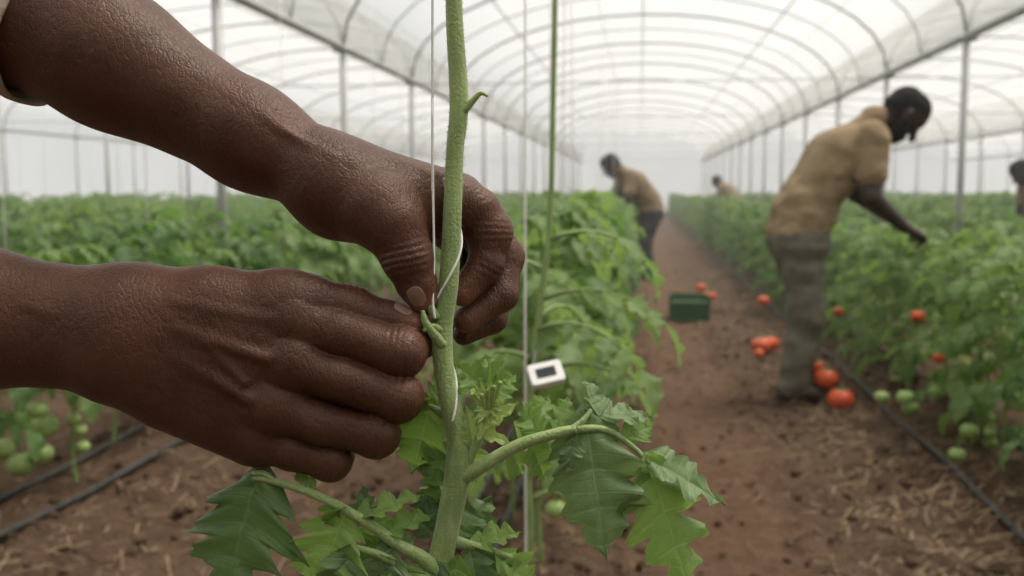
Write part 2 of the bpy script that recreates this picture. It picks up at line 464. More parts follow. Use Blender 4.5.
# dry straw litter (one mesh)
M_straw = simple('dry_straw', (.17,.115,.065), (.34,.24,.145), 5, .8)
NS = 13000
sxs = np.where(nr.random(NS) < .55, nr.normal(1.12, .28, NS), np.where(nr.random(NS) < .4, nr.normal(-.45, .28, NS), nr.normal(-1.8, .5, NS)))
sys_ = 1.9+nr.random(NS)**1.5*12
V = np.zeros((NS*4,3)); L = .010+nr.random(NS)**2*.05; A = nr.random(NS)*6.28; tl = nr.normal(0,.25,NS); wd = .0012+nr.random(NS)*.0018
for i in range(NS):
    x, y = sxs[i], sys_[i]; z = gh(x, y)+.006
    dx, dy = math.cos(A[i])*L[i], math.sin(A[i])*L[i]; px, py = -math.sin(A[i])*wd[i], math.cos(A[i])*wd[i]; dz = abs(tl[i])*L[i]
    V[i*4] = (x-dx-px, y-dy-py, z); V[i*4+1] = (x-dx+px, y-dy+py, z+.001); V[i*4+2] = (x+dx+px, y+dy+py, z+2*dz+.001); V[i*4+3] = (x+dx-px, y+dy-py, z+2*dz)
mb = MB(); mb.add(V, [(i*4, i*4+1, i*4+2, i*4+3) for i in range(NS)]); mb.obj('straw_litter', [M_straw], smooth=False)

# soil clods (one mesh of irregular lumps)
mb = MB()
for i in range(2200):
    x = rnd.choice((rnd.gauss(1.0,.35), rnd.gauss(-.45,.3), rnd.gauss(-1.5,.6), rnd.gauss(.3,.4))); y = 2.0+rnd.random()**1.4*8
    r = rnd.uniform(.006,.026)*(1 if abs(x-.3) > .25 else .6); z = gh(x, y); vs_ = []; sd = rnd.random()*50
    for a in range(5):
        ph_ = math.pi*a/4
        for b in range(7):
            th_ = 2*math.pi*b/7; p = Vector((math.sin(ph_)*math.cos(th_), math.sin(ph_)*math.sin(th_), math.cos(ph_)*.7))
            k = r*(1+.5*noise.noise(p*1.6+Vector((sd,sd,sd)))); vs_.append((x+p.x*k, y+p.y*k, z+p.z*k+r*.2))
    mb.add(vs_, [(a*7+b, (a+1)*7+b, (a+1)*7+(b+1)%7, a*7+(b+1)%7) for a in range(4) for b in range(7)])
mb.obj('soil_clods', [M_soil])

# drip hoses
for hx in (-2.16, -1.93, -.56, -.42, 1.22, 1.55):
    mb = MB(); P = [(hx+.015*math.sin(y*1.3+hx*5), y, gh(hx, y, False)+.030) for y in np.arange(1.2, 40, .4)]
    tube(mb, P, .012, 8); mb.obj('drip_irrigation_hose', [M_hose])

# ------------------------------------------------------------------ tomatoes
def tomato(mb, c, r, mat, cal):
    nu, nv = 14, 20; V = []; F = []
    for i in range(nu+1):
        ph = math.pi*i/nu
        for j in range(nv):
            th = 2*math.pi*j/nv
            rr = r*(1+.035*math.cos(5*th)*math.sin(ph))
            zz = .84*r*math.cos(ph) - .13*r*math.exp(-(ph/.35)**2)
            V.append((c[0]+rr*math.sin(ph)*math.cos(th), c[1]+rr*math.sin(ph)*math.sin(th), c[2]+zz))
    for i in range(nu):
        for j in range(nv): F.append((i*nv+j, (i+1)*nv+j, (i+1)*nv+(j+1)%nv, i*nv+(j+1)%nv))
    mb.add(V, F, mat)
    for q in range(5):
        a = q*1.257
        leaflet(mb, (c[0], c[1], c[2]+.74*r), (math.cos(a), math.sin(a), .15), (0,0,1), r*.75, r*.14, 1, 5, 1, 0, .35, 0, 0, cal)
    tube(mb, [(c[0], c[1], c[2]+.7*r), (c[0]+.1*r, c[1], c[2]+1.3*r)], r*.07, 6, cal)

# ------------------------------------------------------------------ background plants
def compound(mb, base, az, Lr, el, rise, mat=0, lw=.1):
    P = []; p = np.array(base, float); e = el
    for i in range(7):
        P.append(p.copy()); p = p+Lr/6*np.array([math.cos(az)*math.cos(e), math.sin(az)*math.cos(e), math.sin(e)]); e -= rise
    tube(mb, P, [.0045,.004,.0035,.003,.0025,.002,.0015], 5, 1)
    for i, sc in ((2,.65),(3,.9),(4,1.),(5,.9)):
        T = unit(P[i+1]-P[i])
        for sg in (-1,1):
            a2 = az+sg*(1.15+rnd.uniform(-.25,.25))
            d = np.array([math.cos(a2), math.sin(a2), T[2]*.6+rnd.uniform(-.5,.1)])
            leaflet(mb, P[i], d, (rnd.uniform(-.3,.3), rnd.uniform(-.3,.3), 1), lw*sc*rnd.uniform(.8,1.15), lw*.36*sc, 3, 10, 2, .25, .35, .6, .15, mat)
    leaflet(mb, P[6], unit(P[6]-P[5])+np.array([0,0,-.2]), (0,0,1), lw*1.25, lw*.5, 3, 10, 2, .2, .4, .6, .12, mat)

def plant_mesh(name, H=1.08, lo=.30, nl=24, fruit=0, mats=None, R=.34, lwr=(.085,.12)):
    mb = MB()
    st = [(rnd.uniform(-.02,.02)*k, rnd.uniform(-.02,.02)*k, H*k/5-.02) for k in range(6)]
    tube(mb, st, [.009,.0085,.008,.007,.006,.004], 7, 1, 3)
    az = rnd.random()*6
    for i in range(nl):
        f = i/(nl-1); z = lo+(H-lo)*f**.9*.97; az += 2.4+rnd.uniform(-.3,.3)
        Lr = R*(1-.45*f**2)*rnd.uniform(.7,1.2)
        compound(mb, (st[2][0]*f, st[2][1]*f, z), az, Lr, .55+.35*f, rnd.uniform(.17,.30), 0, rnd.uniform(*lwr))
    for q in range(fruit):
        z = lo+rnd.uniform(-.1,.25); a = rnd.random()*6; r = rnd.uniform(.026,.036)
        for k in range(3):
            tomato(mb, (.07*math.cos(a)+rnd.uniform(-.03,.03), .07*math.sin(a)+rnd.uniform(-.03,.03), z-k*.055), r, 2, 1)
        tube(mb, [(0,0,z+.06),(.05*math.cos(a),.05*math.sin(a),z+.06),(.07*math.cos(a),.07*math.sin(a),z-.1)], .003, 5, 1, 3)
    return mb.mesh(name, mats)
gm = [M_green, M_stem_bg, M_gtom]; gm2 = [M_green_b, M_stem_bg, M_gtom]
var_full = [plant_mesh('tomato_bush', rnd.uniform(.86,1.04), .14, 24, 1, gm if i%3==0 else gm2, .34) for i in range(6)]
var_prune = [plant_mesh('pruned_tomato_vine', rnd.uniform(.94,1.06), .40, 18, 2, gm if i%3==0 else gm2, .27) for i in range(6)]

for ri, rx in enumerate(ROWS):
    par = new_empty('tomato_plant_row')
    near = abs(rx+.33) < .01
    step = .38 if abs(rx) < 4 else .46
    y = {-.33: 2.75, 1.50: 3.0, -2.08: 2.9}.get(rx, 3.0)
    while y < 47:
        if near: vs = var_prune
        elif rx == -2.08: vs = var_prune
        else: vs = var_full
        ob = bpy.data.objects.new('vine', rnd.choice(vs)); COL.objects.link(ob); ob.parent = par
        jx = rnd.uniform(-.08,.08)
        ob.location = (rx+jx, y, gh(rx, y, False)-.02); ob.rotation_euler = (rnd.uniform(-.06,.06), rnd.uniform(-.06,.06), rnd.random()*6.28)
        sc = rnd.uniform(.84,1.02)*(.95 if rx == 1.50 else 1)*(1.06 if near else 1); ob.scale = (sc, sc, sc)
        y += step*rnd.uniform(.8,1.2)*(1 if y < 20 else 1.5)

# strings hanging from trellis wires
mb = MB()
for rx in ROWS[:9]:
    y = 3.0 if rx != -.33 else 2.75
    tube(mb, [(rx, 1, GZ-.06), (rx, 48, GZ-.06)], .002, 5)
    while y < 20:
        if rnd.random() < (.7 if rx < 0 else .3):
            xx = rx+rnd.uniform(-.05,.05); tube(mb, [(xx, y, GZ-.06), (xx+rnd.uniform(-.03,.03), y+rnd.uniform(-.05,.05), .25)], .0026, 5)
        y += rnd.uniform(.6,1.2)
mb.obj('trellis_strings', [M_string])

# ripe and unripe fruit visible in the picture
def fruit(name, pts, mat):
    mb = MB()
    for (x, y, z, r) in pts: tomato(mb, (x, y, z), r, 0, 1)
    mb.obj(name, [mat, M_stem_bg])
fruit('ripe_tomato_pile', [(.83,6.9,.09,.068),(.90,7.0,.09,.064),(.80,6.75,.06,.035)], M_red)
fruit('ripe_tomato_pile', [(1.00,5.45,.14,.066),(1.03,5.2,.08,.068),(.98,5.6,.18,.04)], M_red)
fruit('ripe_tomato_pile', [(.56,9.9,.10,.055),(.66,10.0,.10,.055),(.60,9.95,.19,.05),(.72,10.1,.09,.05)], M_red)
fruit('ripe_tomato_truss', [(1.30,4.85,.56,.034),(.86,7.1,.38,.04),(1.16,6.0,.44,.03),(1.3,4.5,.42,.026)], M_red)
fruit('unripe_tomato_truss', [(1.22,4.7,.20,.042),(1.27,4.8,.13,.040),(1.15,4.85,.17,.036),(1.31,4.55,.26,.038),(1.33,4.15,.18,.038),(1.24,4.0,.12,.034)], M_gtom)
fruit('unripe_tomato_truss', [(-2.17,3.25,.33,.048),(-2.08,3.22,.32,.050),(-2.13,3.15,.20,.050),(-2.20,3.15,.25,.047),(-2.04,3.12,.40,.036),(-2.05,3.15,.24,.04)], M_gtom)
fruit('unripe_tomato_truss', [(-2.12,4.2,.26,.042),(-2.06,4.15,.18,.042),(-2.16,4.2,.18,.04)], M_gtom)

# green crate
mb = MB()
def boxf(mb, c, s, mat=0):
    x,y,z = c; a,b,d = s[0]/2, s[1]/2, s[2]/2
    V = [(x+i*a, y+j*b, z+k*d) for i in (-1,1) for j in (-1,1) for k in (-1,1)]
    mb.add(V, [(0,1,3,2),(4,6,7,5),(0,4,5,1),(2,3,7,6),(0,2,6,4),(1,5,7,3)], mat)
cx, cy, cz = .44, 8.9, 0.0
for sgn in (-1,1):
    for h in (.03,.09,.15,.21): 
        boxf(mb, (cx, cy+sgn*.12, cz+h), (.34,.015,.035)); boxf(mb, (cx+sgn*.165, cy, cz+h), (.015,.24,.035))
    for q in np.linspace(-.16,.16,7): boxf(mb, (cx+q, cy+sgn*.12, cz+.12), (.014,.02,.22))
    for q in np.linspace(-.1,.1,4): boxf(mb, (cx+sgn*.165, cy+q, cz+.12), (.02,.014,.22))
boxf(mb, (cx, cy, .02), (.33,.24,.012)); boxf(mb, (cx, cy+.0, .1), (.30,.21,.14))
mb.obj('harvest_crate', [simple('green_plastic', (.030,.080,.025), (.045,.12,.035), 10, .6)], smooth=False)

# ------------------------------------------------------------------ workers
def worker(name, loc, rotz, trous, P, scale=1.0, hs_=1.12):
    f = Field((-.45,-.45,-.03), (1.0,.45,1.85), .0095)
    A = f.new()
    SH, TR, SK, HA, BO, EY = 0,1,2,3,4,5
    hip, waist, chest, neck, head = [np.array(P[k], float) for k in ('hip','waist','chest','neck','head')]
    Y = np.array([0,1,0.])
    for s, k in ((-1,'n'), (1,'f')):
        h = hip+Y*s*.095; kn = np.array(P['knee_'+k]); an = np.array(P['ank_'+k])
        f.add(A, h, kn, .118, .088, .03, TR); f.add(A, kn, an, .088, .074, .03, TR)
        f.add(A, an+(0,0,-.03), an+(.13,0,-.055), .045, .038, .02, BO); f.add(A, an+(-.04,0,-.05), an, .042, .045, .02, BO)
    f.add(A, hip-Y*.07, hip+Y*.07, .140, .140, .05, TR)
    f.add(A, hip+(0,-.06,.05), waist+(0,-.06,0), .143, .135, .05, SH); f.add(A, hip+(0,.06,.05), waist+(0,.06,0), .143, .135, .05, SH)
    f.add(A, waist-Y*.06, chest-Y*.09, .135, .142, .06, SH); f.add(A, waist+Y*.06, chest+Y*.09, .135, .142, .06, SH)
    up = unit(neck-chest)
    for s, k in ((-1,'n'), (1,'f')):
        sh = np.array(P['sh_'+k]); el = np.array(P['el_'+k]); wr = np.array(P['wr_'+k]); hd = np.array(P['hd_'+k])
        f.add(A, chest+up*.03, sh, .11, .082, .05, SH)
        f.add(A, sh, sh+(el-sh)*.60, .082, .080, .03, SH)
        f.add(A, sh+(el-sh)*.4, el, .054, .047, .01, SK); f.add(A, el, wr, .048, .032, .02, SK)
        f.add(A, wr, hd, .028, .036, .02, SK, flat=(np.cross(unit(hd-wr), Y), 1.4))
    f.add(A, chest+up*.06, neck, .10, .066, .05, SH)
    hf = unit(P['face']); hs = Y; hu = np.cross(hf, hs)
    if hu[2] < 0: hu = -hu
    H = lambda a, b, c: head+(hf*a+hs*b+hu*c)*hs_
    q = hs_
    f.add(A, neck-unit(head-neck)*.01, H(-.02,0,-.03), .060, .060, .02, SK)
    f.add(A, H(-.025,0,.03), H(.015,0,.035), .088*q, .085*q, .02, SK, flat=(hs,1.12))
    f.add(A, H(.02,0,-.02), H(.05,0,-.09), .062*q, .036*q, .03, SK, flat=(hs,.95))
    f.add(A, H(.095,0,.005), H(.112,0,-.028), .012*q, .018*q, .012, SK)
    f.add(A, H(.08,-.015,-.062), H(.08,.015,-.062), .015, .015, .008, SK)
    for s in (-1,1):
        f.add(A, H(-.01,s*.082,.01), H(-.005,s*.086,-.025), .018, .013, .006, SK)
        f.add(A, H(.082,s*.033,.012), H(.083,s*.033,.012), .012, .012, .003, EY)
        f.add(A, H(.088,s*.02,.03), H(.078,s*.05,.03), .009, .007, .008, HA)
    f.add(A, H(-.03,0,.045), H(.005,0,.06), .093*q, .084*q, .01, HA, flat=(hs,1.1))
    f.add(A, H(-.045,0,.0), H(-.04,0,-.02), .075*q, .065*q, .01, HA)
    f.add(A, H(.045,-.03,-.085), H(.045,.03,-.085), .038*q, .038*q, .01, HA)
    f.add(A, H(.01,-.06,-.04), H(.04,-.045,-.08), .028*q, .03*q, .01, HA); f.add(A, H(.01,.06,-.04), H(.04,.045,-.08), .028*q, .03*q, .01, HA)
    V, F, vm = f.nets(A)
    for i in range(len(V)):
        if vm[i] < 2:
            q = V[i]; V[i] = q*(1)+(0.018*noise.noise((q[0]*7, q[1]*7, q[2]*12))+.006*noise.noise((q[0]*22, q[1]*16, q[2]*30)))*unit((q[0]-hip[0]*1.0, q[1], .0))
    par = new_empty(name, loc); par.rotation_euler = (0,0,rotz); par.scale = (scale,)*3
    nets_obj('body', V, F, vm, [M_khaki, trous, M_skinbg, M_hair, M_shoe, M_eye], par)
    mb = MB()
    for k in ('n','f'):
        wr = np.array(P['wr_'+k]); hd = np.array(P['hd_'+k]); d = unit(hd-wr)
        for i, (o, l) in enumerate(((-.028,.07),(-.009,.08),(.010,.075),(.028,.058))):
            b = hd+Y*o; tube(mb, [b, b+d*l*.5, b+d*l*.8+np.array([-.01,0,-.03]), b+d*l*.7+np.array([-.03,0,-.055])], [.0105,.010,.009,.006], 7, 0, 3)
        sg = 1 if k == 'n' else -1
        b = wr+d*.03+Y*.02*sg; tube(mb, [b, b+Y*.03*sg+d*.03, b+Y*.03*sg+d*.06+np.array([0,0,-.02])], [.014,.012,.008], 7, 0, 3)
    mb.obj('fingers', [M_skinbg], par)
    return par
P1 = dict(hip=(.0,0,.86), waist=(.03,0,1.02), chest=(.20,0,1.30), neck=(.40,0,1.50), head=(.55,0,1.51), face=(.62,0,-.78),
    knee_n=(.02,-.10,.46), ank_n=(-.04,-.10,.085), knee_f=(.11,.12,.47), ank_f=(.08,.12,.085),
    sh_n=(.31,-.19,1.39), el_n=(.29,-.26,1.08), wr_n=(.48,-.22,.93), hd_n=(.56,-.20,.89),
    sh_f=(.31,.19,1.39), el_f=(.40,.22,1.10), wr_f=(.54,.05,.96), hd_f=(.60,.0,.92))
worker('farm_worker', (.84,5.5,.03), math.radians(10), M_trous, P1)
P2 = dict(P1, chest=(.22,0,1.24), neck=(.42,0,1.42), head=(.52,0,1.44), face=(.75,0,-.6), sh_n=(.32,-.19,1.32), sh_f=(.32,.19,1.32), el_n=(.34,-.25,1.02), el_f=(.38,.25,1.02), wr_n=(.52,-.16,.88), hd_n=(.6,-.13,.86))
worker('farm_worker', (.12,12.7,.0), math.radians(180+20), M_trousd, P2)
worker('farm_worker', (2.25,24,-.1), math.radians(150), M_trousd, P2)
worker('farm_worker', (4.80,12.2,-.1), math.radians(195), M_trous, P2)

# ------------------------------------------------------------------ close-up group
# local work frame: half-millimetre units, tilted like the leaning vine
S_ = .0005
RB = Euler((math.radians(90-5.62), 0, math.radians(7.33))).to_matrix()
OB = Vector((0,0,1.15)) + RB @ Vector((0,0,-.4975))
RBn = np.array(RB); OBn = np.array(OB)
def toW(V): return (np.asarray(V, float)*S_) @ RBn.T + OBn
def P(x, y, z=0): return np.array([x-512., 288.-y, z])
def D(x, y, z): return unit((x, -y, z))

def make_hand(lo, hi, palm, fingers, grooves, nails, tips, vox=1.6, extra=()):
    a = P(*lo); b = P(*hi); l = np.minimum(a,b); h = np.maximum(a,b)
    f = Field(l, h, vox); pm = f.new()
    for q in palm:
        f.add(pm, P(*q[0]), P(*q[1]), q[2], q[3], q[4] if len(q) > 4 else 20, q[5] if len(q) > 5 else 0, q[6] if len(q) > 6 else None)
    tot = pm.copy()
    for fg in fingers:
        g = f.new()
        for i in range(len(fg['p'])-1):
            f.add(g, P(*fg['p'][i]), P(*fg['p'][i+1]), fg['r'][i], fg['r'][i+1], 5)
        for (c, r) in fg.get('b', []): f.add(g, P(*c), P(*c)+.01, r, r, 9)
        tot = np.minimum(tot, smin(pm, g, fg.get('k', 14)))
    for q in extra: f.add(tot, P(*q[0]), P(*q[1]), q[2], q[3], q[4])
    for (c, u, n, R, offs, sg, dp) in grooves:
        f.groove(tot, P(*c), D(*u), D(*n), R, offs, sg, dp)
    V, F, vm = f.nets(tot)
    tip = np.zeros(len(V))
    for (c, r) in tips:
        d = np.linalg.norm(V-P(*c), axis=1); tip = np.maximum(tip, np.clip(1.3-d/r, 0, 1))
    NL = MB()
    for (c, u, n, w_, l_) in nails:
        c = P(*c); u = D(*u); n = D(*n); n = unit(n-u*np.dot(n,u)); la = np.cross(u, n)
        nu, nv = 14, 14; pts = []
        for i in range(nu+1):
            t = -1+2*i/nu
            hw = w_*(1-abs(t)**2.6)**.5 if t > 0 else w_*(1-abs(t)**3.2)**.5*(.92+.08*(1+t))
            for j in range(nv+1):
                s = -1+2*j/nv; pts.append((t*l_, s*hw))
        pts = np.array(pts)
        O = c+pts[:,0:1]*u+pts[:,1:2]*la
        best = np.full(len(O), np.nan)
        for r in np.arange(-6, 34, .4):
            v = f.sample(tot, O+n*r); hit = np.isnan(best) & (v > 0); best[hit] = r
        best = np.nan_to_num(best, nan=10)
        G = best.reshape(nu+1, nv+1)
        for _ in range(3):
            Gp = np.pad(G, 1, mode='edge'); G = (Gp[:-2,1:-1]+Gp[2:,1:-1]+Gp[1:-1,:-2]+Gp[1:-1,2:]+G)/5
        V2 = O+n*(G.reshape(-1,1)+.2)
        NL.add(V2, [(i*(nv+1)+j, (i+1)*(nv+1)+j, (i+1)*(nv+1)+j+1, i*(nv+1)+j+1) for i in range(nu) for j in range(nv)])
    return V, F, vm, tip, NL

# ---- lower hand (back of hand to camera, thumb on top)
palm = [
 (( -330,318,15),( -20,318,10), 50, 47, 20), ((-330,300,15),(-20,298,10), 50, 46, 30), ((-330,345,15),(-20,336,10), 52, 46, 30),
 ((-20,298,10),(130,312,12), 46, 40, 30), ((-20,336,10),(130,350,12), 46, 42, 30),
 ((130,312,12),(300,318,22), 42, 26, 28), ((130,325,14),(298,358,26), 42, 25, 28),
 ((130,345,12),(280,402,22), 43, 25, 28), ((130,358,8),(258,436,12), 44, 23, 28),
 ((175,392,2),(250,428,-2), 34, 30, 26),
 ((170,350,-5),(290,385,-8), 38, 24, 24), ((290,360,0),(360,372,-4), 26, 22, 20), ((280,410,0),(350,420,-8), 24, 20, 20), ((270,435,-4),(310,448,-10), 20, 16, 18),
 ((150,308,5),(215,300,14), 36, 28, 26), ((215,300,14),(292,298,14), 28, 25, 22),
 ((240,330,10),(290,330,5), 30, 26, 20),
]
fing = [
 dict(p=[(300,320,22),(345,332,25),(402,351,20),(422,340,-22),(424,322,-44)], r=[26,24,23,18,14], b=[((402,352,22),25),((302,318,24),27)], k=10),
 dict(p=[(298,360,26),(345,376,28),(400,395,19),(402,398,-34),(362,396,-50)], r=[25,23,22.5,18,14], b=[((400,395,21),24.5),((299,359,30),27)], k=10),
 dict(p=[(280,403,22),(325,419,23),(378,432,13),(380,436,-36),(340,430,-52)], r=[24,22,21,17,13], b=[((378,432,15),23),((281,402,27),25.5)], k=10),
 dict(p=[(258,436,12),(295,449,12),(332,459,6),(334,462,-34),(305,456,-44)], r=[21,19,18.5,14.5,11], b=[((332,459,8),20),((259,436,16),22)], k=10),
 dict(p=[(285,298,16),(318,302,13),(352,310,9),(390,319,7),(412,324,6)], r=[26,24.5,22,18.5,14], b=[((352,309,10),23.5)], k=18),
]
gr = []
for c, u in (((396,350,20),(1,.25,0)), ((394,394,19),(1,.3,0)), ((372,431,13),(1,.3,0)), ((328,458,6),(1,.3,0))):
    gr.append((c, u, (.3,-.1,1), 27, [(-11,.4),(-5,.8),(1,1),(7,.9),(13,.5)], 1.7, 1.35))
for c in ((300,320,24),(297,360,28),(280,402,24)):
    gr.append((c, (1,.2,0), (0,0,1), 27, [(-10,.5),(-3,.8),(4,.7),(11,.5)], 2.0, .45))
gr.append(((352,311,8), (1,.2,0), (0,-.8,.6), 23, [(-6,.7),(0,1),(6,.7)], 1.8, 1.4))
ex = [((190,302,49),(280,318,46), 3, 3.5, 9), ((195,327,53),(280,355,53), 3, 3.5, 9), ((190,352,51),(262,394,49), 3, 3.5, 9),
      ((150,330,50.5),(225,341,53), 2.5, 2, 7), ((225,341,53),(258,378,50.5), 2, 2, 7), ((50,305,50),(150,330,50.5), 2.5, 2.5, 9)]
V, F, vm, tip, NL = make_hand((-400,215,-110),(470,520,120), palm, fing, gr,
   [((403,318,6),(1,.2,0),(.0,-.75,.66), 7.5, 9.5)],
   [((418,324,4),24),((424,326,-40),20)], extra=ex)
ob = nets_obj('human_hand', toW(V), F, vm, [M_skin], None, tip)
nl = NL.obj('thumb_nail', [M_nail], ob, xf=toW); sm = nl.modifiers.new('solid','SOLIDIFY'); sm.thickness = .0003; sm.offset = 1

# ---- upper hand (thumb toward camera, fingers curling behind the stem)
palm = [
 ((-160,-85,-35),(94,48,-35), 88, 64, 20), ((-160,-85,-60),(94,50,-62), 84, 60, 30),
 ((94,48,-35),(240,130,-28), 64, 46, 30), ((94,50,-62),(240,132,-62), 60, 44, 30),
 ((240,130,-28),(325,176,-20), 46, 37, 30), ((240,132,-62),(325,176,-62), 44, 36, 30),
 ((325,176,-20),(448,195,-36), 38, 26, 28), ((325,176,-35),(455,193,-72), 38, 25, 28),
 ((325,176,-55),(450,202,-104), 37, 24, 28), ((325,180,-65),(436,216,-130), 35, 22, 28),
 ((330,190,-15),(378,212,0), 37, 31, 26), ((340,200,-30),(400,222,-40), 36, 26, 24), ((378,212,0),(398,225,6), 30, 26, 18),
 ((400,205,-25),(440,212,-40), 28, 24, 24),
]
fing = [
 dict(p=[(448,195,-36),(476,208,-42),(488,230,-44),(485,264,-38),(461,293,-29)], r=[26,24,22,18.5,14], b=[((489,230,-43),23.5)], k=12),
 dict(p=[(455,193,-72),(484,216,-82),(502,254,-84),(500,295,-66),(464,321,-46)], r=[25,22.5,21,18.5,14], b=[((502,254,-84),22)], k=12),
 dict(p=[(450,202,-104),(480,236,-118),(498,282,-116),(490,322,-96),(460,338,-78)], r=[23,20,19,16,12], k=14),
 dict(p=[(436,216,-130),(458,250,-146),(472,288,-146),(468,318,-130),(450,332,-116)], r=[20,17.5,16,14,11], k=14),
 dict(p=[(378,210,2),(394,228,8),(408,258,10),(417,283,6),(424,300,2)], r=[30,27,23.5,20,15.5], b=[((409,258,11),24.5)], k=20),
]
gr = [((408,260,10),(.32,1,0),(-.1,0,1), 25, [(-15,.4),(-9,.8),(-3,1),(3,1),(9,.7),(15,.3)], 1.8, 1.4),
      ((488,232,-44),(.1,1,0),(.6,-.3,.7), 24, [(-10,.5),(-4,.9),(2,1),(8,.7)], 1.8, 1.0),
      ((485,266,-38),(-.4,1,0),(.6,.1,.7), 21, [(-3,.8),(2,1)], 1.8, 1.1),
      ((455,190,-40),(1,.4,0),(0,-1,.5), 30, [(-6,.6),(0,.7),(6,.6)], 2.2, .5)]
ex = [((335,150,-8),(440,176,-18), 3, 4, 9), ((335,142,-36),(445,170,-60), 3, 4, 9), ((230,98,10),(335,162,16), 2.5, 2.5, 9), ((335,162,16),(395,182,6), 2.5, 2, 9)]
V, F, vm, tip, NL = make_hand((-270,-200,-190),(540,365,75), palm, fing, gr,
   [((420,296,3),(.36,1,0),(-.1,0,1), 8.8, 10.5)],
   [((425,303,4),26),((460,298,-26),22),((462,322,-46),22)], vox=1.7, extra=ex)
ob = nets_obj('human_hand', toW(V), F, vm, [M_skin], None, tip)
nl = NL.obj('thumb_nail', [M_nail], ob, xf=toW); sm = nl.modifiers.new('solid','SOLIDIFY'); sm.thickness = .0003; sm.offset = 1
# sleeve: hollow cuff
mb = MB()
ax0 = P(-200,-105,-48); ax1 = P(30,17,-48)
u = unit(ax1-ax0); e1 = unit(np.cross(u, (0,0,1))); e2 = np.cross(u, e1); prof = []
rings = [(-.1,100),(.3,98),(.6,96),(.8,93),(.92,92),(.97,93.5),(1.0,92),(1.0,87),(.9,86)]
Vv = []; seg = 48
for t, r in rings:
    for j in range(seg):
        a = 2*math.pi*j/seg; rr = r*(1+.03*math.sin(3*a+t*5)+.015*math.sin(7*a-t*9))
        Vv.append(ax0+(ax1-ax0)*t+rr*(math.cos(a)*e1*.95+math.sin(a)*e2*.95)+u*8*math.sin(a*1+1))
mb.add(Vv, [(i*seg+j, i*seg+(j+1)%seg, (i+1)*seg+(j+1)%seg, (i+1)*seg+j) for i in range(len(rings)-1) for j in range(seg)])
mb.obj('shirt_sleeve', [M_sleeve], xf=toW)

# ---- foreground tomato plant
m = NT('tomato_stem')
a1 = m.noise(40, 4); a2 = m.noise(700, 3)
mps = m.n('ShaderNodeMapping'); mps.inputs['Scale'].default_value = (1,1,.06); tcs = m.n('ShaderNodeTexCoord'); m.l(tcs.outputs['Object'], mps.inputs['Vector'])
a3 = m.noise(420, 3, vec=mps.outputs[0])
c = m.mix(m.ramp(a1, .3, .7), (.18,.26,.08), (.31,.40,.15))
c = m.mix(m.math('MULTIPLY', m.ramp(a3, .45, .7), .35), c, (.38,.48,.22))
sp = m.princ(c, .5, m.bump(m.math('ADD', a2, a3), .7, .0010), spec=.4); sp.inputs['Sheen Weight'].default_value = .35; sp.inputs['Sheen Roughness'].default_value = .4
sp.inputs['Subsurface Weight'].default_value = .1; sp.inputs['Subsurface Scale'].default_value = .003
M_stem = m.done(sp.outputs[0])
M_leafA = leaf_mat('leaf_grey_green', (.110,.180,.070), (.185,.270,.115), (.34,.43,.24), .28, .48)
M_leafB = leaf_mat('leaf_bright', (.13,.230,.05), (.225,.345,.09), (.37,.48,.20), .42, .45)
M_leafC = leaf_mat('leaf_dark', (.055,.108,.034), (.105,.178,.058), (.20,.28,.12), .28, .45)
M_leafD = leaf_mat('leaf_young', (.28,.37,.11), (.37,.46,.15), (.44,.53,.22), .35, .5)
plant = new_empty('tomato_plant')
stem = MB()
top = [(470,-900,-10),(462,-400,-6),(456,-150,0),(454,0,0),(459,100,0),(455,150,0),(453,200,0),(449,280,0),(442,330,0),(446,385,0),(457,430,0),(459,465,0),(449,520,0),(438,580,0),(432,680,-4),(440,900,-10),(450,1400,-20),(455,2330,-60)]
rad = [6,7,8,8.4,9.6,8.8,9.2,9.8,10.8,9.8,11,13.8,12.2,12.5,13,13,14,15]
tube(stem, [P(*q) for q in top], rad, 20, 0, 10)
pet = [
 ([(463,112,3),(474,101,6),(481,95,8),(488,98,10)], [5,3.2,2.2,1.4]),
 ([(459,478,2),(474,470,8),(495,456,13),(522,441,16),(558,430,18),(575,426,18)], [8.5,7.5,6.6,6,5.2,4.2]),
 ([(575,426,18),(605,428,14),(632,446,10),(648,462,10)], [4.2,3.4,3,2.5]),
 ([(570,427,18),(582,418,16),(590,408,12)], [3.5,3,2]),
 ([(440,572,6),(425,556,12),(400,540,16),(362,513,20),(318,490,20),(280,478,18),(256,474,16)], [9,7.5,6,5,4.4,3.6,3]),
 ([(442,570,0),(415,566,12),(380,548,22),(355,540,24)], [7,5,4,3]),
 ([(280,478,18),(268,470,18),(256,470,20)], [3,3,2]),
 ([(463,470,2),(474,448,6),(482,430,8),(488,408,8),(492,388,6)], [6,5,4.2,3.2,2]),
 ([(447,418,-8),(436,412,-14),(428,408,-18)], [5,4,3]),
 ([(437,318,8),(432,308,11),(430,303,12)], [5,4,2.5]),
 ([(443,345,6),(434,332,13),(427,322,16),(424,310,16)], [6,5,4,2]),
 ([(441,330,8),(433,326,14),(425,330,18)], [4.5,3.4,2]),
 ([(450,540,0),(470,548,-10),(495,556,-15),(520,566,-20)], [7,5,4,3]),
]
for pp, rr in pet: tube(stem, [P(*q) for q in pp], rr, 12, 0, 6)
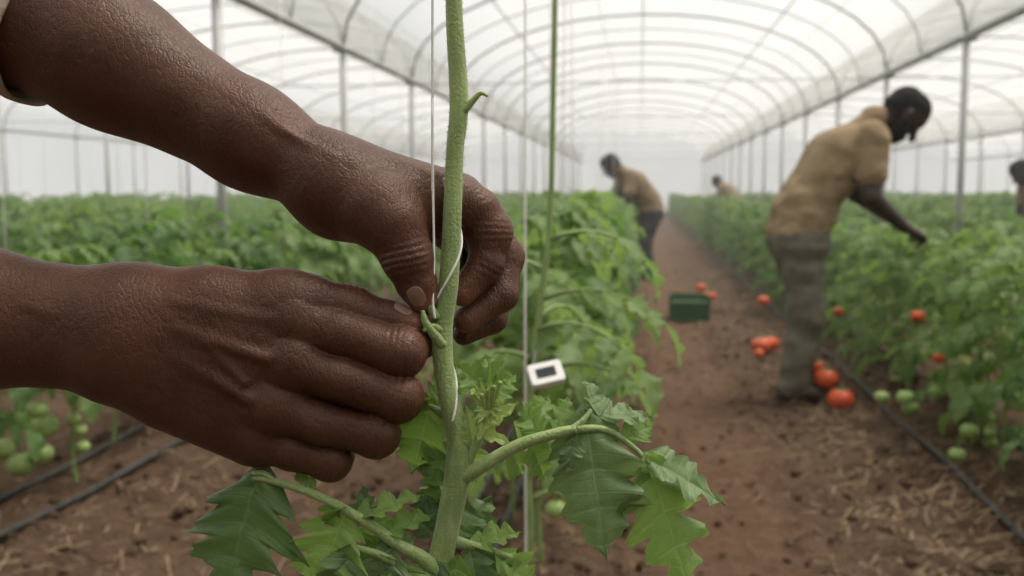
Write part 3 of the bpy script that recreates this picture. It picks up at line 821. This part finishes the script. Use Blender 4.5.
# fine stem hairs
stp = catmull([P(*q) for q in top], 20)
radF = np.interp(np.arange(len(stp)), np.arange(len(rad))*20, rad)
sel = [i for i in range(len(stp)) if -330 < stp[i][1] < 320]
for k in range(2200):
    i = rnd.choice(sel[:-1]); fz = rnd.random(); c_ = stp[i]*(1-fz)+stp[i+1]*fz; a = rnd.random()*6.28; o = np.array([math.cos(a), rnd.uniform(-.3,.3), math.sin(a)])
    p0 = c_+o*radF[i]*.97; p1 = c_+o*(radF[i]+rnd.uniform(1.5,3.4)); q_ = np.array([0,.18,0])
    stem.add([p0-q_, p0+q_, p1], [(0,1,2)])
stem.obj('stem', [M_stem], plant, xf=toW)
lv = MB()
def LF(b, t, W, n=4, nrm=(0,.25,1), mat=0, fold=.18, droop=.12, lobe=.5, ripple=.10, curl=0.):
    b = P(*b); t = P(*t); d = t-b; L = np.linalg.norm(d)
    leaflet(lv, b, d, (nrm[0], nrm[1], nrm[2]), L, W, n, 72, 10, fold, droop, lobe, ripple, mat, sidecurl=curl)
A_, B_, C_, D_ = 0,1,2,3
LF((584,408,14),(604,562,42), 52, 4, (-.15,.6,1), A_, .05, .10, .42, .10, .25)
LF((574,432,20),(562,474,26), 15, 2, (-.3,.5,1), A_, .1, .1)
LF((646,456,10),(698,600,18), 48, 4, (.35,.4,1), B_, -.15, .08, .48, .10, .1)
LF((644,454,8),(736,502,2), 26, 3, (.1,1,.8), A_, .15, .10, .5)
LF((596,414,8),(586,374,-14), 16, 2, (.7,.4,.8), A_, .5, .1)
LF((598,414,8),(656,410,-2), 21, 3, (.1,1,.5), A_, .15, .15)
LF((622,436,8),(658,424,-16), 16, 2, (0,.6,1), B_)
LF((540,436,12),(520,398,-14), 17, 3, (-.3,.4,1), B_, .3)
LF((520,442,12),(556,390,-30), 22, 3, (.2,.4,1), B_, .2)
LF((530,440,10),(552,490,-20), 20, 3, (.3,.3,1), B_)
LF((510,448,4),(528,484,-30), 18, 3, (.2,.4,1), B_); LF((556,432,10),(572,392,-24), 15, 3, (.2,.5,1), B_, .3)
# young shoot
LF((474,448,6),(466,400,6), 10, 2, (.2,.2,1), D_, .4); LF((482,432,8),(514,440,14), 8, 2, (0,.6,1), D_, .4)
LF((484,425,8),(520,398,10), 9, 2, (0,.5,1), D_, .4); LF((488,412,8),(470,378,4), 8, 2, (.2,.2,1), D_, .4)
LF((486,418,10),(478,440,22), 5, 2, (0,.2,1), D_, .4)
LF((492,392,4),(450,360,-10), 19, 3, (-.2,.5,1), B_, .3); LF((490,398,2),(520,370,-16), 15, 3, (.2,.4,1), B_, .3)
LF((494,390,2),(484,350,-20), 16, 3, (0,.4,1), B_, .3)
for k in range(18):
    a = k*2.4; rr = 14+8*rnd.random(); LF((490+3*math.cos(a),404+4*math.sin(a),11),(490+rr*math.cos(a),400+rr*1.2*math.sin(a),18+6*math.sin(k)), 2.6, 1, (0,.2,1), D_, .3, .15, 0, 0)
for k in range(4):
    tube(lv, [P(487+k*2,418-k*4,9), P(492+k*5-8,402-k*5,14), P(494+k*6-12,392-k*4,17)], [2,1.6,2.4], 6, D_, 4)
# leaf behind stem
LF((430,402,-18),(404,486,-26), 38, 3, (-.3,.3,1), B_, .12, .1, .4); LF((432,406,-20),(458,370,-36), 20, 3, (0,.4,1), B_)
LF((428,410,-18),(396,398,-40), 15, 3, (0,.4,1), B_)
LF((447,445,-24),(425,508,-40), 26, 3, (.2,.4,1), C_); LF((462,440,-24),(480,500,-50), 24, 3, (.2,.4,1), B_)
# lower left leaves
LF((262,466,16),(222,606,36), 64, 4, (-.15,.6,1), C_, .05, .10, .5, .1, .2)
LF((350,506,20),(312,600,32), 46, 4, (.1,.5,1), B_, .10, .10, .5)
LF((318,490,20),(294,460,4), 10, 2, (0,.6,1), B_); LF((362,512,20),(428,486,6), 16, 3, (0,.9,.6), B_, .3)
LF((385,530,16),(438,508,2), 15, 3, (0,.8,.7), B_, .3); LF((372,520,18),(360,480,2), 14, 3, (-.2,.5,1), C_)
LF((340,498,20),(328,524,22), 13, 2, (0,.5,1), B_)
LF((356,540,24),(330,610,34), 30, 3, (0,.4,1), A_); LF((395,545,18),(372,612,30), 32, 3, (0,.5,1), A_)
LF((400,556,18),(420,620,30), 28, 3, (.1,.5,1), B_); LF((400,536,14),(352,560,8), 22, 3, (0,.6,1), B_)
LF((380,548,20),(420,532,0), 18, 3, (0,.7,1), A_); LF((410,560,14),(388,585,30), 22, 3, (0,.7,1), A_)
LF((440,560,14),(428,620,34), 24, 3, (0,.5,1), C_)
LF((470,548,-10),(526,532,-24), 17, 3, (0,.8,.7), B_, .3); LF((495,556,-14),(538,590,-8), 24, 3, (.1,.7,.8), B_)
LF((470,550,-8),(480,606,10), 26, 3, (0,.6,1), A_); LF((458,556,6),(450,620,22), 22, 3, (0,.6,1), B_)
LF((455,545,-20),(494,500,-50), 24, 3, (0,.6,1), C_); LF((450,530,-20),(408,496,-50), 26, 3, (0,.6,1), C_)
LF((450,520,-30),(428,466,-60), 26, 3, (0,.4,1), B_)
LF((390,520,-10),(362,566,-20), 26, 3, (0,.6,1), B_); LF((420,540,-10),(462,498,-40), 22, 3, (0,.6,1), C_)
LF((480,560,-20),(505,598,0), 22, 3, (0,.6,1), C_)
# foliage below the frame
for k in range(10):
    yy = 680+k*110; a = k*2.4
    for j in range(3): LF((440+40*j*math.cos(a),yy,40*j*math.sin(a)),(440+(120+60*j)*math.cos(a+.5*(j-1)),yy+60,(120+60*j)*math.sin(a+.5*(j-1))), 40, 4, (0,1,.3), B_ if k%2 else C_)
lv.obj('leaves', [M_leafA, M_leafB, M_leafC, M_leafD], plant, xf=toW)

# twine: hanging part and spiral round the stem
tw = MB()
tube(tw, [P(434,-2900,4),P(433,-60,6),P(433,100,8),P(434,200,10),P(435,262,12),P(434,300,14),P(436,318,14)], 1.2, 8, 0, 6)
Hx = []; ysP = stp[:,1]
for i in range(160):
    f = i/159; yy = 288-(178+(420-178)*f); j = int(np.argmin(np.abs(ysP-yy))); c = stp[j]; rr = radF[j]+.9
    a = 3.3+f*2*math.pi*1.75; Hx.append((c[0]+rr*math.cos(a), yy, c[2]+rr*math.sin(a)))
tube(tw, Hx, 1.3, 8, 0)
tw.obj('support_twine', [M_string], xf=toW)

# ---- second vine with sensor, about a metre and a half away
vine = new_empty('tomato_vine')
def Q(x, y, d):
    k = d/995.; return np.array(RB @ Vector(((x-512)*k, (288-y)*k, -d)))+np.array((0,0,1.15))
mb = MB()
d0 = 1.45
base = Q(530, 576, d0); pts = [(base[0]-.01, base[1], .0), tuple(base), Q(528,480,d0), Q(532,380,d0), Q(541,300,d0), Q(550,220,d0), Q(553,100,d0), Q(555,0,d0), Q(556,-200,d0)]
tube(mb, pts, [.007,.0065,.006,.0055,.005,.0045,.0042,.004,.003], 10, 1, 6)
for (x, y, az, L) in ((548,240,.3,.16),(545,270,2.6,.15),(540,300,.1,.2),(537,330,-.6,.2),(534,360,2.9,.13),(538,320,1.2,.18),(533,375,.4,.18),(530,440,-.8,.13),(529,470,2.4,.12),(530,500,.6,.12)):
    compound(mb, Q(x,y,d0), az, L, .35, .22, 0, .055)
mb.obj('vine_leaves', [M_green_b, M_stem_bg], vine)
mb = MB(); b = Q(525, 180, d0-.02); lo_ = Q(526,560,d0-.02)
tube(mb, [(b[0], b[1], 2.54), tuple(Q(525,300,d0-.02)), tuple(lo_), (lo_[0], lo_[1], .03)], .0017, 6)
mb.obj('twine', [M_string], vine)

# sensor tag
mb = MB(); c0 = Q(546, 374, 1.1)
Rt = np.array(Euler((math.radians(-38), math.radians(8), math.radians(12))).to_matrix())
def rbox(mb, c, s, bev, mat):
    pr = []; a, b = s[0]/2, s[1]/2
    for (qx, qy, st) in ((1,1,0),(-1,1,90),(-1,-1,180),(1,-1,270)):
        for k in range(5):
            t = math.radians(st+k*22.5); pr.append((qx*(a-bev)+bev*math.cos(t), qy*(b-bev)+bev*math.sin(t)))
    n = len(pr); z = s[2]/2
    V = [(c[0]+x, c[1]+y, c[2]-z) for x,y in pr]+[(c[0]+x, c[1]+y, c[2]+z*.8) for x,y in pr]+[(c[0]+x*.95, c[1]+y*.95, c[2]+z) for x,y in pr]
    F = [tuple(range(n))[::-1], tuple(range(2*n,3*n))]+[(l*n+i, l*n+(i+1)%n, (l+1)*n+(i+1)%n, (l+1)*n+i) for l in (0,1) for i in range(n)]
    V = np.array(V)@Rt.T; V = V@RBn.T + c0
    mb.add(V, F, mat)
rbox(mb, (0,0,0), (.038,.028,.008), .004, 0); rbox(mb, (0,0,.0045), (.022,.012,.001), .001, 1); rbox(mb, (0,0,-.006), (.030,.020,.010), .003, 1)
tube(mb, [c0+np.array((-.016,0,0)), c0+np.array((-.03,.17,.0)), Q(528,372,d0)], .0015, 6, 1, 4)
mb.obj('climate_sensor', [simple('white_plastic', (.75,.75,.73), (.82,.82,.80), 30, .35, .02), simple('dark_display', (.02,.025,.03), (.04,.05,.055), 30, .2, .02)], smooth=False)
print('DONE')
